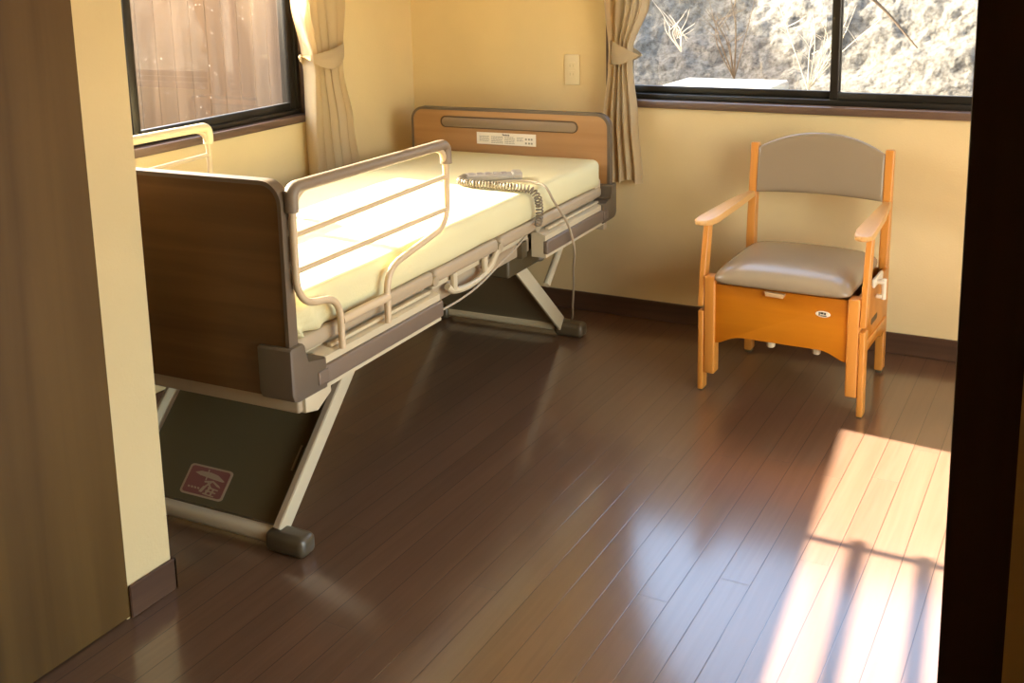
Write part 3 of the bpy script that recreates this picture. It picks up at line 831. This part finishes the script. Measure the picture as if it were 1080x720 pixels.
def gv(i, j, k):
    if (i, j, k) not in idx:
        idx[(i, j, k)] = b.verts.new(mat_pt(u0+(u1-u0)*(.5-.5*math.cos(PI*i/NU)) , v0+(v1-v0)*j/NV if 3 < j < NV-3 else v0+(v1-v0)*j/NV, z0+(z1-z0)*k/NZ))
    return idx[(i, j, k)]
for i in range(NU):
    for j in range(NV):
        for k in (0, NZ): b.faces.new((gv(i, j, k), gv(i+1, j, k), gv(i+1, j+1, k), gv(i, j+1, k)))
for j in range(NV):
    for k in range(NZ):
        for i in (0, NU): b.faces.new((gv(i, j, k), gv(i, j+1, k), gv(i, j+1, k+1), gv(i, j, k+1)))
for i in range(NU):
    for k in range(NZ):
        for j in (0, NV): b.faces.new((gv(i, j, k), gv(i+1, j, k), gv(i+1, j, k+1), gv(i, j, k+1)))
mt = link('mattress', b, MT['mattress'], None, True, 70)
mt.location = BED.location; mt.rotation_euler = BED.rotation_euler
tag(mt, 'pale cream covered mattress lying on the care bed', 'mattress')

# ------------------------------------------------ side rails
def side_rail(label, loc_uv, gm='grip'):
    du, dv = loc_uv
    th = .031
    P = Vector((1.1636 + du*math.cos(th) - dv*math.sin(th), -2.3838 + du*math.sin(th) + dv*math.cos(th), 0))
    t = thing('bed_side_rail', label, 'side rail', P, th, 'side rails of the care bed')
    r = .0095
    path = fillet([(0, .200, .575), (0, .200, .712), (0, .026, .738), (0, .026, 1.020), (0, .765, 1.010), (0, .765, .775), (0, .42, .725), (0, .42, .575)], .075, 8)
    b = bmesh.new(); tube(b, path, r, 12); link('frame_tube', b, MT['tube'], t)
    for za, zb in ((.910, .920), (.822, .822)):
        b = bmesh.new(); tube(b, [(0, .026, za), (0, .765, zb)], .0075, 10); link('bar', b, MT['tube'], t)
    b = bmesh.new(); tube(b, [(0, .200, .648), (0, .42, .648)], .013, 12); link('lower_tube', b, MT['tube'], t)
    gp = fillet([(0, .024, .968), (0, .024, 1.026), (0, .767, 1.016), (0, .767, .958)], .045, 8)
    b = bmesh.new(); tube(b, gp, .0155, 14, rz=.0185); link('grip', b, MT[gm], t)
    return t
side_rail('beige bed side rail with taupe grip on the near side by the footboard', (.012, 0))
side_rail('bed side rail, grip coloured pale as if sunlit, on the far side of the bed, below the left window', (-.945, .062), 'outlet')  # far grip's pale colour stands in for sunlight on it

# ------------------------------------------------ handset with coiled cord, power cord
th = .031
def bw(u, v, z): return Vector((1.1636 + u*math.cos(th) - v*math.sin(th), -2.3838 + u*math.sin(th) + v*math.cos(th), z))
HS = thing('bed_remote', 'grey bed remote control with coiled cord lying on the mattress', 'remote control', bw(-.235, 1.545, .748), .031)
b = bmesh.new(); bx(b, -.105, .105, -.030, .030, 0.0, .024, .008, 3); bx(b, .070, .108, -.034, .034, 0.0, .030, .008, 3)
for v in b.verts: v.co = Matrix.Rotation(math.radians(32), 3, 'Z') @ v.co
hb = link('remote_body', b, MT['grey'], HS)
for i in range(5):
    for s in (-.011, .011):
        b = bmesh.new(); bx(b, -.088+.030*i, -.068+.030*i, s-.008, s+.008, .022, .0265, .002)
        for v in b.verts: v.co = Matrix.Rotation(math.radians(32), 3, 'Z') @ v.co
        link('button', b, MT['greyd'], hb)
inv = HS.matrix_basis.inverted()
def hs(u, v, z): return inv @ bw(u, v, z)
ctr = catmull([hs(*p) for p in [(-.315, 1.480, .765), (-.300, 1.415, .763), (-.24, 1.385, .763), (-.16, 1.385, .763), (-.08, 1.375, .763), (-.015, 1.385, .760), (.012, 1.395, .735), (.013, 1.412, .70), (.010, 1.420, .655), (-.004, 1.435, .618)]], 30)
L = [0]
for a, c in zip(ctr, ctr[1:]): L.append(L[-1]+(c-a).length)
tot = L[-1]; turns = 42; pts = []; k = 0
N = turns*14
for i in range(N+1):
    s = tot*i/N
    while k < len(L)-2 and L[k+1] < s: k += 1
    f = (s-L[k])/max(1e-9, L[k+1]-L[k]); p = ctr[k].lerp(ctr[k+1], f); tg = (ctr[k+1]-ctr[k]).normalized()
    a = tg.cross(Vector((0, 0, 1))); a = a.normalized() if a.length > .2 else Vector((1, 0, 0)); c = tg.cross(a).normalized()
    an = 2*PI*turns*i/N
    pts.append(p + a*.0115*math.cos(an) + c*.0115*math.sin(an))
b = bmesh.new(); tube(b, pts, .0030, 6); link('coiled_cord', b, MT['coil'], HS)
b = bmesh.new(); tube(b, catmull([tuple(bw(*p)) for p in [(-.20, 1.455, .756), (-.166, 1.505, .7535), (-.130, 1.530, .7535), (-.07, 1.533, .7535), (-.012, 1.500, .7525), (.012, 1.492, .735), (.022, 1.520, .690), (.030, 1.600, .610), (.032, 1.650, .540), (.032, 1.678, .47), (-.025, 1.80, .365), (-.08, 1.93, .258), (-.145, 2.07, .130), (-.202, 2.19, .020), (-.26, 2.22, .006), (-.40, 2.22, .006)]], 8), .0045, 8)
tag(link('power_cord', b, MT['cord']), 'thin beige cord running over the mattress edge down to the floor', 'cord')

# ================================================================== COMMODE CHAIR
CH = thing('commode_chair', 'orange wooden armchair style commode with taupe vinyl seat and back', 'commode chair', (1.617, -.690, 0), math.radians(-1.5))
AW = .575
def both(fn):
    fn(lambda a: a); fn(lambda a: AW-a)
def pbox(name, m, a0, a1, b0, b1, z0, z1, bev=.004, f=lambda a: a):
    aa = sorted((f(a0), f(a1))); return link(name, box(aa[0], aa[1], b0, b1, z0, z1, bev, 3), m, CH)
def side(f):
    pbox('front_post', MT['ochre'], .020, .060, .0, .055, .068, .428 if f(0) == 0 else .410, .006, f)
    pbox('leg_extension', MT['ochre'], 0.0, .0195, -.002, .048, .004, .300, .004, f)
    # shoe under the extension leg
    pbox('foot_pad', MT['cap'], .002, .018, .002, .044, 0, .006, .002, f)
    b = bmesh.new(); aa = sorted((f(-.001), f(.019)))
    prism(b, [(-.004, .318), (.040, .318), (.052, .40), (.096, .622), (.050, .622), (.012, .44)], 'x', aa[0], aa[1], .004)
    link('arm_support', b, MT['ochre'], CH)
    # back post with a slight backward lean above the seat
    b = bmesh.new(); aa = sorted((f(.026), f(.056)))
    prism(b, [(.455, .012), (.500, .012), (.498, .46), (.525, .825), (.517, .832), (.492, .832), (.455, .46)], 'x', aa[0], aa[1], .005)
    link('back_post', b, MT['ochre'], CH)
    pbox('foot_pad', MT['cap'], .030, .052, .460, .496, 0, .014, .002, f)
    # armrest: widening to the front with a rounded nose
    b = bmesh.new()
    pts = [(f(.024), .475), (f(.052), .475), (f(.052), .30), (f(.052), .05), (f(.047), .0), (f(.038), -.030), (f(.018), -.040), (f(-.002), -.034), (f(-.012), -.012), (f(-.010), .03), (f(.006), .30)]
    prism(b, pts, 'z', .612, .636, .006, 3)
    for v in b.verts:
        if v.co.z < .62 and v.co.y < -.005: v.co.z += .006
        v.co.z += .012*(v.co.y/.47)
    link('armrest', b, MT['pale'], CH)
    # side panel with a hand slot
    aa = sorted((f(.024), f(.040)))
    b = bmesh.new(); prism(b, [(.05, .168), (.10, .160), (.16, .185), (.34, .185), (.40, .160), (.46, .168), (.46, .405), (.05, .405)], 'x', aa[0], aa[1], .002)
    sp = link('side_panel', b, MT['ochrex'], CH)
    ss = sorted((f(.0235), f(.026)))
    b = bmesh.new(); prism(b, rrect(.205, .305, .262, .284, .010, 5), 'x', ss[0], ss[1])
    link('hand_slot', b, MT['slotd'], sp)
    pbox('side_rung', MT['ochre'], .020, .026, .06, .455, .205, .225, .002, f)
both(side)
b = bmesh.new()
n = 24; pts = [(.056, .402), (.056, .186)]
for i in range(n+1):
    t = i/n; a = .062+.452*t; e = min(t, 1-t)/.17; e = min(1, e); s = e*e*(3-2*e)
    pts.append((a, .184+.032*s))
pts += [(.519, .186), (.519, .402)]
prism(b, pts, 'y', .010, .026, .002)
fpn = link('front_panel', b, MT['ochrex'], CH)
b = bmesh.new(); o = [(.434+.025*math.cos(2*PI*i/24), .344+.0105*math.sin(2*PI*i/24)) for i in range(24)]
prism(b, o, 'y', .0075, .011, .001, 1); bd = link('maker_badge', b, MT['label'], fpn)
b = bmesh.new()
bx(b, .4205, .424, .0065, .0085, .338, .351); bx(b, .426, .436, .0065, .0085, .344, .351); bx(b, .438, .444, .0065, .0085, .343, .350); bx(b, .426, .446, .0065, .0085, .337, .340)
link('badge_print', b, MT['inkd'], bd, False)
pbox('back_panel', MT['ochrex'], .056, .519, .462, .478, .17, .40, .002)
b = bmesh.new(); prism(b, [(.239, .400), (.243, .386), (.302, .384), (.307, .398)], 'y', -.010, .014, .003); link('pull_tab', b, MT['tab'], CH)
for a in (.246, .404):
    b = bmesh.new(); bmesh.ops.create_cone(b, cap_ends=True, segments=18, radius1=.014, radius2=.018, depth=.030, matrix=Matrix.Translation((a, .06, .198)))
    bmesh.ops.bevel(b, geom=b.edges[:], offset=.004, segments=2, affect='EDGES', clamp_overlap=True)
    link('bucket_foot', b, MT['white'], CH)
b = bmesh.new(); bx(b, .10, .475, .04, .44, .205, .390, .02, 3); link('bucket_box', b, MT['slotd'], CH)
# seat cushion: crowned pad with a soft front edge
b = bmesh.new()
def seat(s, v, top):
    a = .052 + .471*s; d = -.014 + .474*v
    ex = 1 - abs(2*s-1)**5; ey = 1 - abs(2*v-1)**5
    # rounded corners in plan
    q = max(0, abs(2*s-1)-.80)/.20; q2 = max(0, abs(2*v-1)-.80)/.20
    sh = .22*(math.hypot(q, q2)-max(q, q2)) if q*q2 > 0 else 0
    a = .2875 + (a-.2875)*(1-sh*.42); d = .223 + (d-.223)*(1-sh*.42)
    z = .430 + (.052*(ex*ey)**.42 if top else -.022*(ex*ey)**.30)
    if top: z += .010*math.sin(PI*s)*math.sin(PI*v)
    return Vector((a, d, z - .008*(1-v)))
def sgrid(top):
    n, m = 29, 29
    V = [[None]*n for _ in range(m)]
    for j in range(m):
        for i in range(n): V[j][i] = b.verts.new(seat(.5-.5*math.cos(PI*i/(n-1)), .5-.5*math.cos(PI*j/(m-1)), top))
    for j in range(m-1):
        for i in range(n-1): b.faces.new((V[j][i], V[j][i+1], V[j+1][i+1], V[j+1][i]))
sgrid(True); sgrid(False); bmesh.ops.remove_doubles(b, verts=b.verts[:], dist=.0004)
link('seat_cushion', b, MT['vinyl'], CH, True, 80)
# backrest pad: arched top, slight hollow in plan
b = bmesh.new()
def backr(s, v, front):
    a = .056 + .463*s
    zt = .816 + .060*(1-(abs(2*s-1))**2.2); zb = .645 + .004*math.sin(PI*s)
    z = zb + (zt-zb)*v
    mid = .474 + .030*(z-.645)/.23 + .032*(1-(2*s-1)**2)
    puff = (max(0, (1-abs(2*s-1)**6))*max(0, (1-abs(2*v-1)**6)))**.4
    return Vector((a, mid + (-.018 if front else .018)*puff, z))
for fr in (True, False):
    n, m = 33, 21
    V = [[b.verts.new(backr(.5-.5*math.cos(PI*i/(n-1)), .5-.5*math.cos(PI*j/(m-1)), fr)) for i in range(n)] for j in range(m)]
    for j in range(m-1):
        for i in range(n-1): b.faces.new((V[j][i], V[j][i+1], V[j+1][i+1], V[j+1][i]))
bmesh.ops.remove_doubles(b, verts=b.verts[:], dist=.0003)
link('backrest', b, MT['vinyl'], CH, True, 80)
# pale hook on the right side
b = bmesh.new(); bx(b, .548, .560, .20, .34, .398, .428, .005, 3); bx(b, .556, .588, .225, .255, .408, .420, .004, 2)
tube(b, [(.582, .24, .425), (.582, .24, .352)], .009, 10); bx(b, .560, .578, .215, .235, .36, .372, .003, 2)
link('lid_hook', b, MT['white'], CH)
